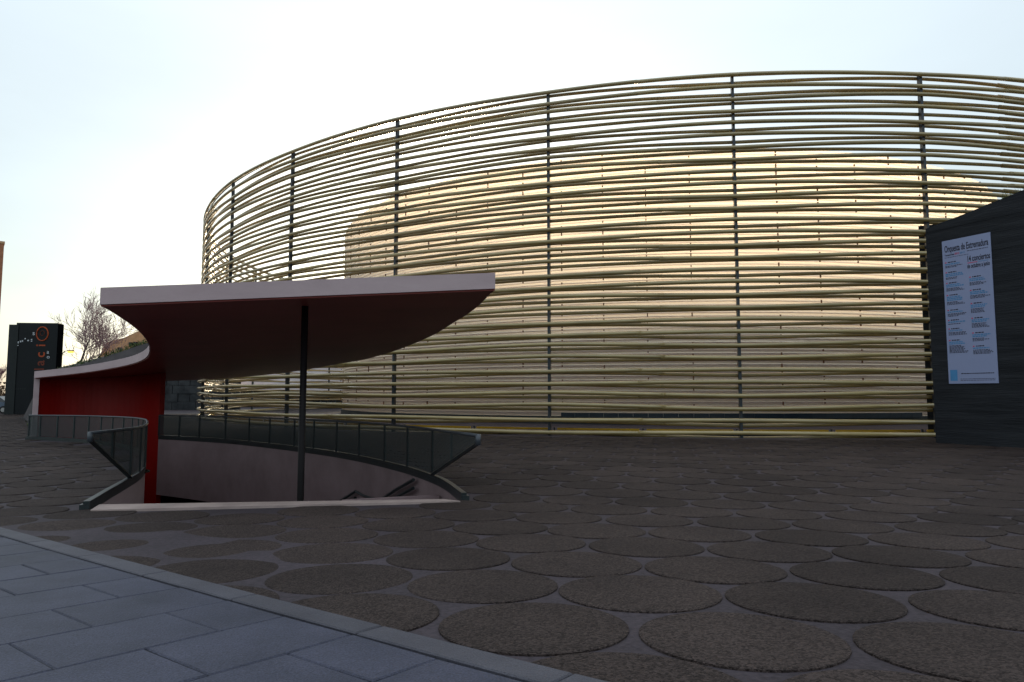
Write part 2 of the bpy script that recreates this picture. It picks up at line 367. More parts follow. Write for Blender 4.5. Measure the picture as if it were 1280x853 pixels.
for i, z in enumerate(ZB):
    for fb in (1, 0):
        for k0 in (-2.38, -.38, 1.62, 3.62):
            link('tube', cache[k0, fb, i % 4, (i//2+fb) % 2], None, ring, (0, 0, z+random.uniform(-.007,.007)))
rr_ = MB()
for i, z in enumerate(ZB):
    for fb in (1, 0):
        P = strand(5.48, NP-2.36, i % 4, fb, 6, i)
        rr_.tube([p+Vector((0,0,z)) for p in P], RR, 6)
tag(rr_.build('far_tubes', M['rod'], ring, True), kind='stuff')
for k in range(NP):
    th = TH3+DTH*(k-3)
    MB().box(rp(th, RING_R, 6.95), (.10, .17, 13.95), th).build('post', M['post'], ring)
MB().tube([rp(2*math.pi*i/198, RING_R-.02, 13.96) for i in range(198)], .045, 6, True).build('top_rail', M['post'], ring)
for k in range(-2, 8):
    for h in (.0, .34, .67):
        th = TH3+DTH*(k-3+h); MB().box(rp(th, RING_R+.03, 14.0), (.12, .04, .04), th).build('clip', M['print'], ring)
pl = MB().strip([rp(2*math.pi*i/132, RING_R-1.1) for i in range(133)], -.02, .08, .25, -1); pl.build('plinth', M['plinth'], ring)
for k in range(-2, 11):
    for h in range(2):
        a = TH3+DTH*(k-3+h*.5+.02); b = a+DTH*.46
        MB().strip([rp(a+(b-a)*i/5, RING_R-.75) for i in range(6)], .19, .27, .05).build('yellow_rail', M['yellow'], ring)
        MB().box(rp(a-DTH*.02, RING_R-.78, .14), (.05,.05,.3), a).build('rail_stub', M['plinth'], ring)

# ------------------------------------------------------------------ inner translucent drum
DR, DT, DC = 27.4, 15.0, Vector((12.4, 63.1)); NC = 74
drum = thing('translucent_drum', (DC.x, DC.y, 0), 'pale translucent drum building of stacked thin tubes inside the ring', 'building')
def dp(th, rad, z=0): return Vector((DC.x+rad*math.sin(th), DC.y-rad*math.cos(th), z))
DTHc = 2*math.pi/NC; PH = -.697
tm = MB(); prof_ = [(-.2,-.1),(-.06,-.088),(.012,-.06),(.04,0),(.012,.06),(-.06,.088),(-.2,.1)]
for i in range(NC*2):
    for a, b in prof_: tm.v.append(tuple(dp(PH+DTHc*i/2, DR-.04-(.03 if i % 2 else 0)+a, b)))
for i in range(NC*2):
    for k in range(6): tm.f.append((i*7+k, ((i+1) % (NC*2))*7+k, ((i+1) % (NC*2))*7+k+1, i*7+k+1))
tube_m = tm.mesh('tube', True); tube_m.materials.append(M['tube'])
NTB = 73; z0 = .52
for i in range(NTB):
    link('tube', tube_m, None, drum, (0, 0, z0+(DT-.1-z0)*i/(NTB-1)+random.uniform(-.012,.012)))
MB().strip([dp(DTHc*i, 21.0) for i in range(NC+1)], -.05, 6.4, .3, 1).build('light_block_core', M['plinth'], drum)  # unseen opaque core, added to block light and darken the lower drum
MB().prism([dp(DTHc*i, 21.0) for i in range(NC)], lambda p: 6.2, lambda p: 6.5).build('light_block_lid', M['plinth'], drum)  # lid of the added light-blocking core, also unseen
bk = MB()
for c in range(-12, 26):
    th = PH+DTHc*c; z = 1.0+random.uniform(0,.2)
    while z < DT-.1:
        bk.box(dp(th, DR+.1, z), (.06,.06,random.choice((.08,.1,.2))), th); z += random.choice((.2,.4,.4,.6))
tag(bk.build('bracket', M['bracket'], drum), kind='stuff')
MB().strip([dp(PH+DTHc*i, DR+.05) for i in range(NC+1)], 0, .40, .1, -1).build('base_band', M['plinth'], drum)
thw = -.36
for k in range(26):
    a = thw+k*.0285; MB().strip([dp(a, DR+.13), dp(a+.0281, DR+.13)], .36, .62, .04).build('window', M['wblue'], drum)

# ------------------------------------------------------------------ canopy over the stairwell
A, B, C = at_y(124.5,383.5,9.4), at_y(619,363,9.9), at_y(42.5,473.5,24.4)
PN = (B-A).cross(C-A); PN /= PN.z; PD = PN.dot(A)
def sz(p): return PD-PN.x*p[0]-PN.y*p[1]
LE = [on_plane(*q, PN, PD) for q in [(124.5,383),(146,396),(167.5,411),(180,423),(186.5,436),(183,447.6),(168,455),(144,460.5),(111,466),(77,470),(42.5,473.5)]]
RE = [on_plane(*q, PN, PD) for q in [(619,363),(594,387.5),(564,406.5),(539,421),(497,438),(459,449),(425,455),(362,465.6),(286,473)]] + [Vector((-16.0,31.6,0)), Vector((-17.9,28.6,0)), Vector((-17.4,25.0,0))]
LEs, REs = spline(LE, 6), spline(RE, 6)
ROOF = [(p.x, p.y) for p in LEs] + [(p.x, p.y) for p in reversed(REs)]
canopy = thing('stairwell_canopy', (A.x+3, A.y+3, 0), 'low white-edged canopy with curved sides and red wall over the sunken stairs', 'canopy')
TK = .262
MB().prism(ROOF, lambda p: sz(p)+.025, lambda p: sz(p)+TK).build('roof_slab', M['white'], canopy)
# soffit boards, each its own panel with an open joint between
cx_, cy_ = sum(p[0] for p in ROOF)/len(ROOF), sum(p[1] for p in ROOF)/len(ROOF)
SO = []
for i in range(len(ROOF)):
    a = Vector(ROOF[i-1]); b = Vector(ROOF[(i+1) % len(ROOF)]); d = (b-a).normalized(); SO.append(Vector(ROOF[i])+Vector((d.y,-d.x))*-.03)
if inside(SO[10], ROOF) is False: SO = [Vector(ROOF[i])*2-SO[i] for i in range(len(ROOF))]
base = MB().prism(SO, lambda p: sz(p), lambda p: sz(p)+.024).mesh('soffit_panel')
ja, jb = Vector((1, .10, 0)).normalized(), Vector((-.10, 1, 0)).normalized()
cuts = [-99, 11.5, 13.6, 15.7, 18.2, 21.2, 24.6, 99]
for a, b in zip(cuts[:-1], cuts[1:]):
    bm = bmesh.new(); bm.from_mesh(base)
    for lim, sgn in ((a+.012, -1), (b-.012, 1)):
        bmesh.ops.bisect_plane(bm, geom=bm.verts[:]+bm.edges[:]+bm.faces[:], plane_co=jb*lim+Vector((0,0,0)), plane_no=jb*sgn, clear_outer=True)
    m = bpy.data.meshes.new('soffit_panel'); bm.to_mesh(m); bm.free(); link('soffit_panel', m, M['soffit'], canopy)
# red wall under the left side, bending back and out again to the far end
RWS = 1
MB().strip(RW, -3.6, lambda p: sz(p)-.002, .18, RWS).build('red_wall', M['red'], canopy)
e = LE[-1]
MB().strip([(e.x+.02,e.y-.01),(e.x-.22,e.y+.32)], -.02, lambda p: sz(p)+TK-.01, .16, 1).build('end_fin', M['white'], canopy)
pt = at_y(381.5, 378, 10.45)
MB().tube([(pt.x,pt.y,-3.6),(pt.x,pt.y,sz(pt)-.001)], .052, 12).build('support_pole', M['black'], canopy, True)
# ------------------------------------------------------------------ sunken stairwell
well = thing('sunken_stairwell', (-6,14,0), 'sunken stairwell with pink walls and pale front coping under the canopy', 'stairwell')
RIN = [p for p in RC]
MB().strip(RIN, -2.05, lambda p: gz(p.y)-.004, .2, 1).build('pink_wall', M['pink'], well)
MB().strip(LC, -3.6, lambda p: gz(p.y)-.004, .2, -1).build('left_wall', M['white'], well)
# deeper dark lobby below the pink wall
def offset(P, d):
    r = []
    for i in range(len(P)):
        t = (P[min(i+1,len(P)-1)]-P[max(i-1,0)]); t = Vector((t.x,t.y)).normalized(); r.append(Vector((P[i].x,P[i].y))+Vector((t.y,-t.x))*d)
    return r
LB = [(-24,8.9),(5,8.9),(5,32),(-24,32)]
MB().prism(LB, lambda p:-3.75, lambda p:-3.6).build('floor', M['pink'], well)
for a, b in zip(LB, LB[1:]+LB[:1]): MB().strip([a, b], -3.59, -.3, .2, 1).build('lobby_wall', M['plinth'], well)
# front wall and coping
la, lb = Vector((LIPL.x,LIPL.y)), Vector((LIPR.x,LIPR.y)); dl = (lb-la).normalized(); nl_ = Vector((-dl.y, dl.x))
q = [la-dl*.0, lb+dl*.04, lb+nl_*.27-dl*.18, la+nl_*.62-dl*.12]
MB().prism(q, lambda p: -.25, lambda p: gz(p[1])+.035).build('coping', M['coping'], well)
MB().strip([la+nl_*.05, lb+nl_*.05-dl*.1], -3.6, -.24, .2, -1).build('front_wall', M['pink'], well)
# stair flight along the pink wall
WI = offset(RC, .0); sgn = 1 if inside(offset(RC, .6)[20], PIT) else -1
inner = offset(RC, sgn*.05); inner2 = offset(RC, sgn*1.7)
z = -.17; i = 9
for s_ in range(19):
    j = i+1; ztop = -.17*(s_+1)
    a, b, c, d = inner[i], inner[j], inner2[j], inner2[i]
    mb = MB(); mb.add([(p.x,p.y,zz) for zz in (ztop-.3, ztop) for p in (a,b,c,d)], [(3,2,1,0),(4,5,6,7),(0,1,5,4),(1,2,6,5),(2,3,7,6),(3,0,4,7)])
    mb.build('step', M['pink'], well); i += 1
# handrails on the pink wall
hr = offset(RC, sgn*.1)
def wall_pt(x, y):                      # pixel on the pink wall
    best = None
    for p in hr:
        px = 640+p.x/p.y*FPX
        if best is None or abs(px-x) < best[0]: best = (abs(px-x), p)
    t = at_y(x, y, best[1].y); return Vector((best[1].x, best[1].y, t.z))
for dz in (0, -.16):
    P = [wall_pt(519,600), wall_pt(498,613), wall_pt(477,626), wall_pt(449,614.5), wall_pt(430,627), wall_pt(412,640)]
    for pp in (P[:3], P[3:]+[]):
        MB().tube([p+Vector((0,0,dz)) for p in pp], .034, 6).build('handrail', M['steel'], well)
P = [wall_pt(449,614.5), wall_pt(462,620), wall_pt(477,626)]
MB().tube(P, .03, 6).build('handrail', M['steel'], well)

# ------------------------------------------------------------------ balustrades
def along(P, s0, s1, n):
    return [P[min(len(P)-1, round(s0+(s1-s0)*i/n))] for i in range(n+1)]
def balustrade(name, label, curve, i_base, nose, h_near, h_far, posts_i, side=1):
    root = thing(name, tuple(curve[i_base]), label, 'balustrade', 'curved steel balustrades round the stairwell')
    N = len(curve)-1
    H = lambda i: h_near+(h_far-h_near)*max(0, i-i_base)/(N-i_base)
    kb = []
    for i in range(N+1):
        t = curve[min(i+1,N)]-curve[max(i-1,0)]; t = Vector((t.x,t.y)).normalized(); kb.append(Vector((curve[i].x,curve[i].y))-Vector((t.y,-t.x))*.015*side)
    MB().strip(kb, lambda p: gz(p.y)-.03, lambda p: gz(p.y)+.075, .12, side).build('kerb_rail', M['steel'], root)
    MB().strip([kb[i] for i in range(len(kb))], lambda p: gz(p.y)+.078, lambda p: gz(p.y)+.12, .08, side).build('kerb_cap', M['steel'], root)
    top = [Vector((curve[i].x, curve[i].y, gz(curve[i].y)+H(i))) for i in range(i_base, N+1)]
    nose = Vector(nose)
    b0 = Vector((curve[i_base].x, curve[i_base].y, gz(curve[i_base].y)+.12))
    tp = [nose, nose.lerp(top[0], .33)+Vector((0,0,.0)), nose.lerp(top[0], .66), *top]
    MB().tube(tp, .026, 6).build('top_rail', M['railtop'], root, True)
    lower = nose-Vector((0,0,.11))
    MB().tube([nose, lower, b0], .034, 6).build('raked_strut', M['steel'], root)
    MB().tube([nose+Vector((0,0,.02)), nose-Vector((0,0,.06)), lower-Vector((0,0,.03))], .042, 8).build('nose_cap', M['railtop'], root, True)
    mid = nose.lerp(top[0], .52); lo = lower.lerp(b0, .52)
    MB().bar(lo, mid, .035, .05).build('post', M['steel'], root)
    def panel(a, b, c, d):
        mb = MB(); mb.add([a,b,c,d], [(0,1,2,3)]); mb.build('mesh_panel', M['mesh'], root)
    panel(lower+Vector((0,0,.02)), lo, mid, nose); panel(lo, b0, top[0], mid)
    for a, b in zip(posts_i[:-1], posts_i[1:]):
        mb = MB(); vs_ = []
        for i in range(a, b+1):
            p = curve[i]; vs_ += [(p.x,p.y,gz(p.y)+.13), (p.x,p.y,gz(p.y)+H(i)-.01)]
        mb.add(vs_, [(2*k,2*k+2,2*k+3,2*k+1) for k in range(b-a)]); mb.build('mesh_panel', M['mesh'], root)
    for i in posts_i:
        p = curve[i]; t = curve[min(i+1,N)]-curve[max(i-1,0)]
        MB().box((p.x,p.y,gz(p.y)+(H(i)+.1)/2), (.06,.035,H(i)-.1), math.atan2(t.y,t.x)).build('post', M['steel'], root)
    return root
def resample(P, ds):
    P = [Vector((p.x,p.y,0)) for p in P]; r = [P[0]]; acc = 0
    for a, b in zip(P[:-1], P[1:]):
        L_ = (b-a).length; s = ds-acc
        while s < L_: r.append(a.lerp(b, s/L_)); s += ds
        acc = (acc+L_) % ds if s-ds < L_ else acc+L_
        acc = L_-(s-ds)
    r.append(P[-1]); return r
def idx_at(curve, p):
    return min(range(len(curve)), key=lambda i: (Vector((curve[i].x,curve[i].y))-Vector((p.x,p.y))).length)
RCr, LCr = resample(RC, .2), resample(LC, .2)
ib = idx_at(RCr, ground(541,602))
posts = [idx_at(RCr, min(RC, key=lambda p: abs(640+p.x/(p.y*CP-EYE*SP)*FPX-x) + (0 if p.y > 11 else 99))) for x in (541,506,476,448,419,391,365,338,310,282,254,226,200)]
posts = sorted(set(posts+[len(RCr)-1]))
posts[0] = ib
balustrade('balustrade', 'curved dark mesh balustrade along the right and back of the stairwell', RCr, ib, (-.50,10.05,1.0), .95, .84, posts)
il = idx_at(LCr, ground(162,606))
pl_ = sorted(set([il]+list(range(il+5, len(LCr)-1, 5))+[len(LCr)-1]))
balustrade('balustrade', 'curved dark mesh balustrade along the left side, before the red wall', LCr, il, (-6.62,10.7,1.0), .99, .86, pl_, -1)

# ------------------------------------------------------------------ dark monolith with poster at the right
c0, c1 = ground(1170,554), ground(1280,561)
wd = Vector((c1.x-c0.x, c1.y-c0.y)); wl = wd.length; wd /= wl; wn = Vector((wd.y,-wd.x))
if wn.y > 0: wn = -wn
FN = Vector((wn.x,wn.y,0)); FD = FN.dot(Vector((c0.x,c0.y,0)))
TL = on_plane(1158,286,FN,FD).z; TR = on_plane(1275,240,FN,FD).z; sTR = (Vector(on_plane(1275,240,FN,FD)[:2])-Vector(c0[:2])).dot(wd)
blk = thing('concrete_wall_block', tuple(c0), 'dark slate-black concrete wall block at the right carrying a poster', 'wall')
def bp_(s, t): p = Vector((c0.x,c0.y))+wd*s-wn*t; return p
top_at = lambda s: TL+(TR-TL)*s/sTR
LEN, THK = 9.0, 1.1
n = 18; mb = MB(); vs_ = []
for i in range(n+1):
    s = LEN*i/n; zt = min(top_at(s), 9.0)+random.uniform(-.02,.02)
    a, b = bp_(s,0), bp_(s,THK)
    vs_ += [(a.x,a.y,-.1),(a.x,a.y,zt),(b.x,b.y,zt),(b.x,b.y,-.1)]
mb.add(vs_, [(4*i+k,4*i+4+k,4*i+4+(k+1)%4,4*i+(k+1)%4) for i in range(n) for k in range(4)]+[(0,1,2,3),(4*n+3,4*n+2,4*n+1,4*n)])
mb.build('wall_body', M['wall_dark'], blk)
ca, cb = bp_(-.006,.02), bp_(-.006,.34)
# return wall running in behind the tubes
ra = math.atan(.611); rdv = Vector((math.sin(ra),math.cos(ra))); rrt = Vector((math.cos(ra),-math.sin(ra))); r0 = rdv*30.6+rdv*3.0+rrt*.65
MB().box((r0.x, r0.y, 4.1), (1.3, 6.0, 8.2), -ra).build('return_wall', M['wall_dark'], blk)
for i in range(7):                                            # boarded courses: shallow ledges proud of the face
    z = 1.1+i*1.0; a, b = bp_(.02,-.004), bp_(LEN-.05,-.004)
    MB().bar((a.x,a.y,z),(b.x,b.y,z), .006, .02).build('board_ledge', M['wall_dark'], blk)
gb = MB()
for i in range(1500):
    s = random.uniform(2.4, LEN); t = random.uniform(-.05, THK); p = bp_(s, t); z = min(top_at(s),9.0)-.03
    h = random.uniform(.08,.32); a = random.uniform(0,6.28); l = Vector((random.uniform(-.12,.12),random.uniform(-.12,.12),h)); dx = Vector((math.cos(a),math.sin(a),0))*.012
    b = Vector((p.x,p.y,z)); gb.add([b-dx,b+dx,b+l],[(0,1,2)])
g_ = gb.build('grass_tuft', M['grass']); tag(g_, 'green grass growing along the top of the dark wall block', 'grass', kind='stuff')

PQ = [on_plane(*q, FN, FD) for q in [(1187,481),(1249,478),(1240,289),(1180,303)]]
s0 = (Vector(PQ[0][:2])-Vector(c0[:2])).dot(wd); s1 = (Vector(PQ[1][:2])-Vector(c0[:2])).dot(wd)
zb, zt = (PQ[0].z+PQ[1].z)/2, (PQ[2].z+PQ[3].z)/2
PW, PHT = s1-s0, zt-zb
o2 = bp_(s0, 0)
poster = thing('concert_poster', (o2.x,o2.y,zb), 'tall pale blue concert poster with two columns of text on dark wall', 'poster')
PM = Matrix(((wd.x, 0, wn.x, o2.x),(wd.y, 0, wn.y, o2.y),(0,1,0,zb),(0,0,0,1)))      # local x along, y up, z out
def pp(u, v, d): return PM @ Vector((u*PW, v*PHT, d))
mb = MB(); nn = 6
mb.add([pp(a,b,d+.0) for d in (.012,.03) for a, b in ((0,0),(1,0),(1,1),(0,1))], [(3,2,1,0),(4,5,6,7),(0,1,5,4),(1,2,6,5),(2,3,7,6),(3,0,4,7)])
mb.build('sheet', M['poster'], poster)
def text(body, name, m, parent, u, v, size, maxw, mtx, PW_, PH_, depth=.034, rot=0, xs=1.0, align='LEFT', extr=.0015):
    cu = bpy.data.curves.new(name, 'FONT'); cu.body = body; cu.size = size; cu.extrude = extr; cu.offset = size*.012; cu.align_x = align
    to = bpy.data.objects.new(name, cu); COL.objects.link(to)
    dg = bpy.context.evaluated_depsgraph_get(); me = bpy.data.meshes.new_from_object(to.evaluated_get(dg)); bpy.data.objects.remove(to)
    wd_ = max(v_.co.x for v_ in me.vertices)-min(v_.co.x for v_ in me.vertices); k = (maxw/wd_) if maxw else 1
    me.transform(mtx @ Matrix.Translation((u*PW_, v*PH_, depth)) @ Matrix.Rotation(rot, 4, 'Z') @ Matrix.Diagonal((k,1,1,1)))
    me.materials.clear(); return link(name, me, m, parent)
T = lambda b, n_, m, u, v, s, w_: text(b, n_, m, poster, u, v, s, w_*PW, PM, PW, PHT)
T('Orquesta de Extremadura', 'title_lettering', M['ink'], .05, .918, .31, .9)
T('Temporada', 'lettering', M['ink'], .05, .892, .07, .2); T('2012', 'lettering', M['inkred'], .26, .892, .08, .1); T('2013', 'lettering', M['inkblue'], .37, .892, .08, .1)
T('14 conciertos', 'subtitle_lettering', M['ink'], .51, .828, .27, .45)
T('de octubre a junio', 'subtitle_lettering', M['ink'], .51, .782, .2, .45)
bl, rd, bb = MB(), MB(), MB()
def line(mb, u, v, w_, h, m=None):
    mb.add([pp(u,v,.0335),pp(u+w_,v,.0335),pp(u+w_,v+h,.0335),pp(u,v+h,.0335)], [(0,1,2,3)])
def words(mb, u, v, w_, h):
    x = u
    while x < u+w_:
        q_ = random.uniform(.018,.055); line(mb, x, v, min(q_, u+w_-x), h); x += q_+.011
line(rd, .52,.816,.2,.004); line(bl, .74,.816,.2,.003); words(bb,.52,.9,.42,.004); words(bb,.05,.878,.5,.0025)
rows_l = [(.84,1,2),(.77,2,2),(.695,2,3),(.61,3,3),(.505,1,3),(.435,1,1),(.375,1,3),(.295,2,7)]
rows_r = [(.715,2,3),(.625,2,3),(.535,2,4),(.435,2,4),(.335,2,3),(.245,1,4)]
for u, rows in ((.05, rows_l), (.54, rows_r)):
    for v, nb, nk in rows:
        line(rd, u, v, .03, .008); words(bb, u+.06, v+.001, .17, .007)
        y = v-.013
        for _ in range(nb): words(bl, u, y, random.uniform(.28,.38), .008); y -= .0115
        for _ in range(nk): words(bb, u, y, random.uniform(.22,.4), .0045); y -= .008
words(bb,.27,.065,.66,.006); words(bb,.25,.03,.7,.003); words(bb,.25,.02,.7,.003)
line(bl,.04,.02,.15,.075)
for o_ in (bb.build('text_lines', M['ink'], poster), bl.build('blue_text_lines', M['inkblue'], poster), rd.build('red_markers', M['inkred'], poster)): tag(o_, kind='stuff')

# ------------------------------------------------------------------ totem sign at the far left
tb = Vector((-40.9, 55.0, 0)); TW, THH, TD = 3.85, 7.45, .55
totem = thing('totem_sign', (tb.x,tb.y,0), 'tall black glossy totem sign with orange ring and vertical lettering', 'sign')
ta = R(6); TMx = Matrix.Translation(tb) @ Matrix.Rotation(ta, 4, 'Z')
def tbox(c, s, name, m):
    mb = MB(); mb.box((0,0,0), s); mb.v = [tuple(TMx @ (Vector(v)+Vector(c))) for v in mb.v]; return mb.build(name, m, totem)
tbox((TW*.55,.0,THH/2), (TW*.9-.3,TD,THH), 'panel', M['totem'])
tbox((.36,-.02,THH/2-.08), (.72,TD+.08,THH-.16), 'side_panel', M['totem_side'])
tbox((TW-.12,.05,THH/2-.03), (.24,TD,THH-.06), 'edge_panel', M['matte'])
FM = TMx @ Matrix(((1,0,0,0),(0,0,-1,-TD/2-.005),(0,1,0,0),(0,0,0,1)))
def tt(body, m, x, z, s, rot=0): return text(body, 'lettering', m, totem, x, z, s, None, FM, 1, 1, .006, rot)
circ = [(2.55+.44*math.cos(6.2832*i/40), 6.55+.56*math.sin(6.2832*i/40)) for i in range(40)]
MB().tube([FM @ Vector((a,b,.02)) for a, b in circ], .05, 6, True).build('orange_ring', M['orange'], totem, True)
MB().tube([FM @ Vector((2.55+.17*math.cos(6.2832*i/24), 6.6+.2*math.sin(6.2832*i/24), .02)) for i in range(24)], .02, 5, True).build('small_ring', M['orange2'], totem, True)
tt('c', M['orange'], 2.8, 4.62, 1.05, math.pi/2); tt('i', M['orange'], 2.8, 5.5, 1.05, math.pi/2); tt('a', M['orange2'], 2.8, 3.95, 1.05, math.pi/2); tt('l', M['orange2'], 2.8, 3.55, 1.05, math.pi/2)
tt('s', M['print'], 1.78, 6.45, .5); tt('a', M['print'], 2.95, 4.95, .42); tt('o', M['print'], 2.97, 4.55, .42)
sm = MB()
for x, z, a, b in ((.45,5.75,.16,.16),(.66,5.75,.14,.16),(.45,5.55,.34,.08),(.86,5.85,.1,.13),(1.0,5.9,.1,.12),(1.2,6.1,.1,.1),(1.42,5.95,.12,.1),(1.7,6.05,.1,.08),(1.7,5.92,.1,.07)):
    sm.add([FM @ Vector((x+i*a, z+j*b, .045 if x < .72 else .006)) for i, j in ((0,0),(1,0),(1,1),(0,1))], [(0,1,2,3)])
sm.build('white_marks', M['print'], totem)
sm = MB()
for i in range(5): sm.add([FM @ Vector((.75+.16*i+a*.1, 2.02+b*.12, .006)) for a, b in ((0,0),(1,0),(1,1),(0,1))], [(0,1,2,3)])
sm.build('small_marks', M['totem_side'], totem)

# ------------------------------------------------------------------ mound, grass, ruin and other background
mdp = [(-24.5,35,-.1),(-24.0,35,1.3),(-23.5,35,2.6),(-22.7,35,3.05),(-20.6,35,3.7),(-19.6,35.3,4.15),(-18.9,35.5,4.4)]
md = MB(); vs_ = []
for x, y, z in mdp: vs_ += [(x,y,z),(x*1.23-.8,y*1.23,z+.3),(x*1.45-1.5,y*1.45,-.1),(x*.886+.4,y-4,-.1)]
md.add(vs_, [f for i in range(len(mdp)-1) for f in ((4*i,4*i+4,4*i+5,4*i+1),(4*i+1,4*i+5,4*i+6,4*i+2),(4*i+3,4*i+7,4*i+4,4*i))]+[(24,25,26,27),(3,2,1,0)])
mound = tag(md.build('mound', M['earth']), kind='structure')
gr = MB()
for i in range(2600):
    k = random.uniform(0, len(mdp)-1.001); j = int(k); t = k-j; a, b = Vector(mdp[j]), Vector(mdp[j+1]); p = a.lerp(b,t)+Vector((random.uniform(-.6,.3), random.uniform(.0,1.6), 0)); p.z += .02
    an = random.uniform(0,6.28); dx = Vector((math.cos(an),math.sin(an),0))*.03; l = Vector((random.uniform(-.15,.15),random.uniform(-.15,.15),random.uniform(.06,.2)))
    gr.add([p-dx,p+dx,p+l],[(0,1,2)])
tag(gr.build('grass', M['grass']), 'short grass along the crest of the mound', 'grass', kind='stuff')
def leaf_cloud(mb, c, r, n, size):
    for _ in range(n):
        d = Vector((random.gauss(0,1),random.gauss(0,1),random.gauss(0,1))).normalized()*(random.random()**.45)
        p = Vector(c)+Vector((d.x*r[0],d.y*r[1],d.z*r[2])); u = Vector((random.gauss(0,1),random.gauss(0,1),random.gauss(0,1))).normalized(); v = u.orthogonal()
        s = size*random.uniform(.6,1.4); mb.add([p-u*s*.5, p+v*s*.35, p+u*s*.5, p-v*s*.35], [(0,1,2,3)])
def bush(name, c, r, n, size, m, label):
    t = thing(name, (c[0],c[1],c[2]-r[2]), label, 'bush'); mb = MB()
    for _ in range(7):
        q = Vector(c)+Vector((random.uniform(-.6,.6)*r[0],random.uniform(-.5,.5)*r[1],random.uniform(-.3,.35)*r[2])); leaf_cloud(mb, q, tuple(k*.5 for k in r), n//7, size)
    mb.build('foliage', m, t)
    st = MB()
    for k in range(5): st.tube([(c[0],c[1],c[2]-r[2]*1.4),(c[0]+random.uniform(-.5,.5)*r[0],c[1]+random.uniform(-.5,.5)*r[1],c[2]+random.uniform(-.2,.4)*r[2])], .03, 4, r1=.012)
    st.build('stem', M['bark'], t); return t
bush('bush', (-42.0,77,6.0), (1.3,1.0,.9), 900, .2, M['leaf'], 'dark bush growing against the sandstone ruin')
bush('bush', (-46.5,77,4.0), (1.6,1.2,.7), 700, .2, M['leaf'], 'low wide bush at the left foot of the sandstone ruin')
bush('bush', (-39.6,77,6.9), (.9,.8,.7), 600, .18, M['dryleaf'], 'rusty brown bush high beside the sandstone ruin')
# sandstone ruin
rt = Vector((-45,80,0)); ruin = thing('stone_ruin', tuple(rt), 'ruined sandstone wall with sloping top behind the grassy mound', 'ruin')
prof = [(-50.2,4.2),(-49.2,6.0),(-48.6,7.6),(-47.6,8.0),(-46.2,8.35),(-44.5,9.1),(-43.6,9.35),(-42.6,9.3),(-41.6,8.7),(-40.6,8.0),(-39.2,7.4),(-38,6.6)]
mb = MB(); vs_ = []
for x, z in prof:
    y = 80+random.uniform(-.15,.15)+(x+45)*-.1; vs_ += [(x,y-.3,-.2),(x+random.uniform(-.1,.1),y,z),(x,y+2.2,z-.2),(x,y+2.4,-.2)]
n = len(prof)
mb.add(vs_, [(4*i+k,4*i+4+k,4*i+4+(k+1)%4,4*i+(k+1)%4) for i in range(n-1) for k in range(4)]+[(0,1,2,3),(4*n-1,4*n-2,4*n-3,4*n-4)])
mb.build('masonry', M['sandstone'], ruin)
for x, z, y in ((-45.0,7.6,79.6),(-44.4,7.65,79.55),(-46.3,7.0,79.7)): MB().box((x,y,z),(.28,.5,.34)).build('putlog_hole', M['oldstone'], ruin)
# bare trees
def bare_tree(base, height, seed, label, name='bare_tree', spread=.55, depth=6, dens=3, trunk=.30):
    rnd = random.Random(seed); t = thing(name, tuple(base), label, 'tree'); tr, tw = MB(), MB()
    def grow(p, d, L_, r, lev):
        P = [p]; q = p; dd = d.copy()
        for i in range(3):
            dd = (dd+Vector((rnd.uniform(-.14,.14),rnd.uniform(-.14,.14),rnd.uniform(-.02,.12)))).normalized(); q = q+dd*L_/3; P.append(q)
        (tr if lev < 2 else tw).tube(P, r, 6 if lev < 2 else 3, r1=r*.62)
        if lev >= depth: return
        k = dens+(1 if rnd.random() < .45 else 0)
        for i in range(k):
            f = rnd.uniform(.45,1) if i else 1; s = P[0].lerp(P[-1], f) if f < 1 else P[-1]
            if f < 1: s = P[2] if f > .66 else P[1].lerp(P[2], .5)
            a = rnd.uniform(0,6.28); u = dd.orthogonal().normalized(); v = dd.cross(u)
            nd = (dd+(u*math.cos(a)+v*math.sin(a))*rnd.uniform(.35,.95)*spread*1.3+Vector((0,0,.12))).normalized()
            grow(s, nd, L_*rnd.uniform(.62,.82), max(r*.5,.0135), lev+1)
    grow(Vector(base), Vector((0,0,1)), height*trunk, height*.018, 0)
    tr.build('trunk', M['bark'], t, True); tw.build('crown', M['twig'], t); return t
bare_tree((-39.7,62,-.05), 11.8, 21, 'large bare leafless tree between the totem sign and the ruin', depth=6, spread=.78, trunk=.34)
bare_tree((-54.6,71,-.05), 6.2, 5, 'bare tree at the left edge behind the black totem sign', depth=5)
# hedge at the left edge
hd = thing('hedge', (-52,66,0), 'russet brown hedge behind the parked car at the left edge', 'hedge'); mb = MB()
for i in range(26): leaf_cloud(mb, (-60+i*.75,66+random.uniform(-.3,.3),1.5+random.uniform(-.3,.5)), (1.0,.8,1.5), 320, .16)
mb.build('foliage', M['dryleaf'], hd)
st = MB()
for i in range(14): st.tube([(-59.5+i*1.4,66,-.05),(-59.5+i*1.4+random.uniform(-.4,.4),66,2.2)], .05, 4, r1=.02)
st.build('stem', M['bark'], hd)
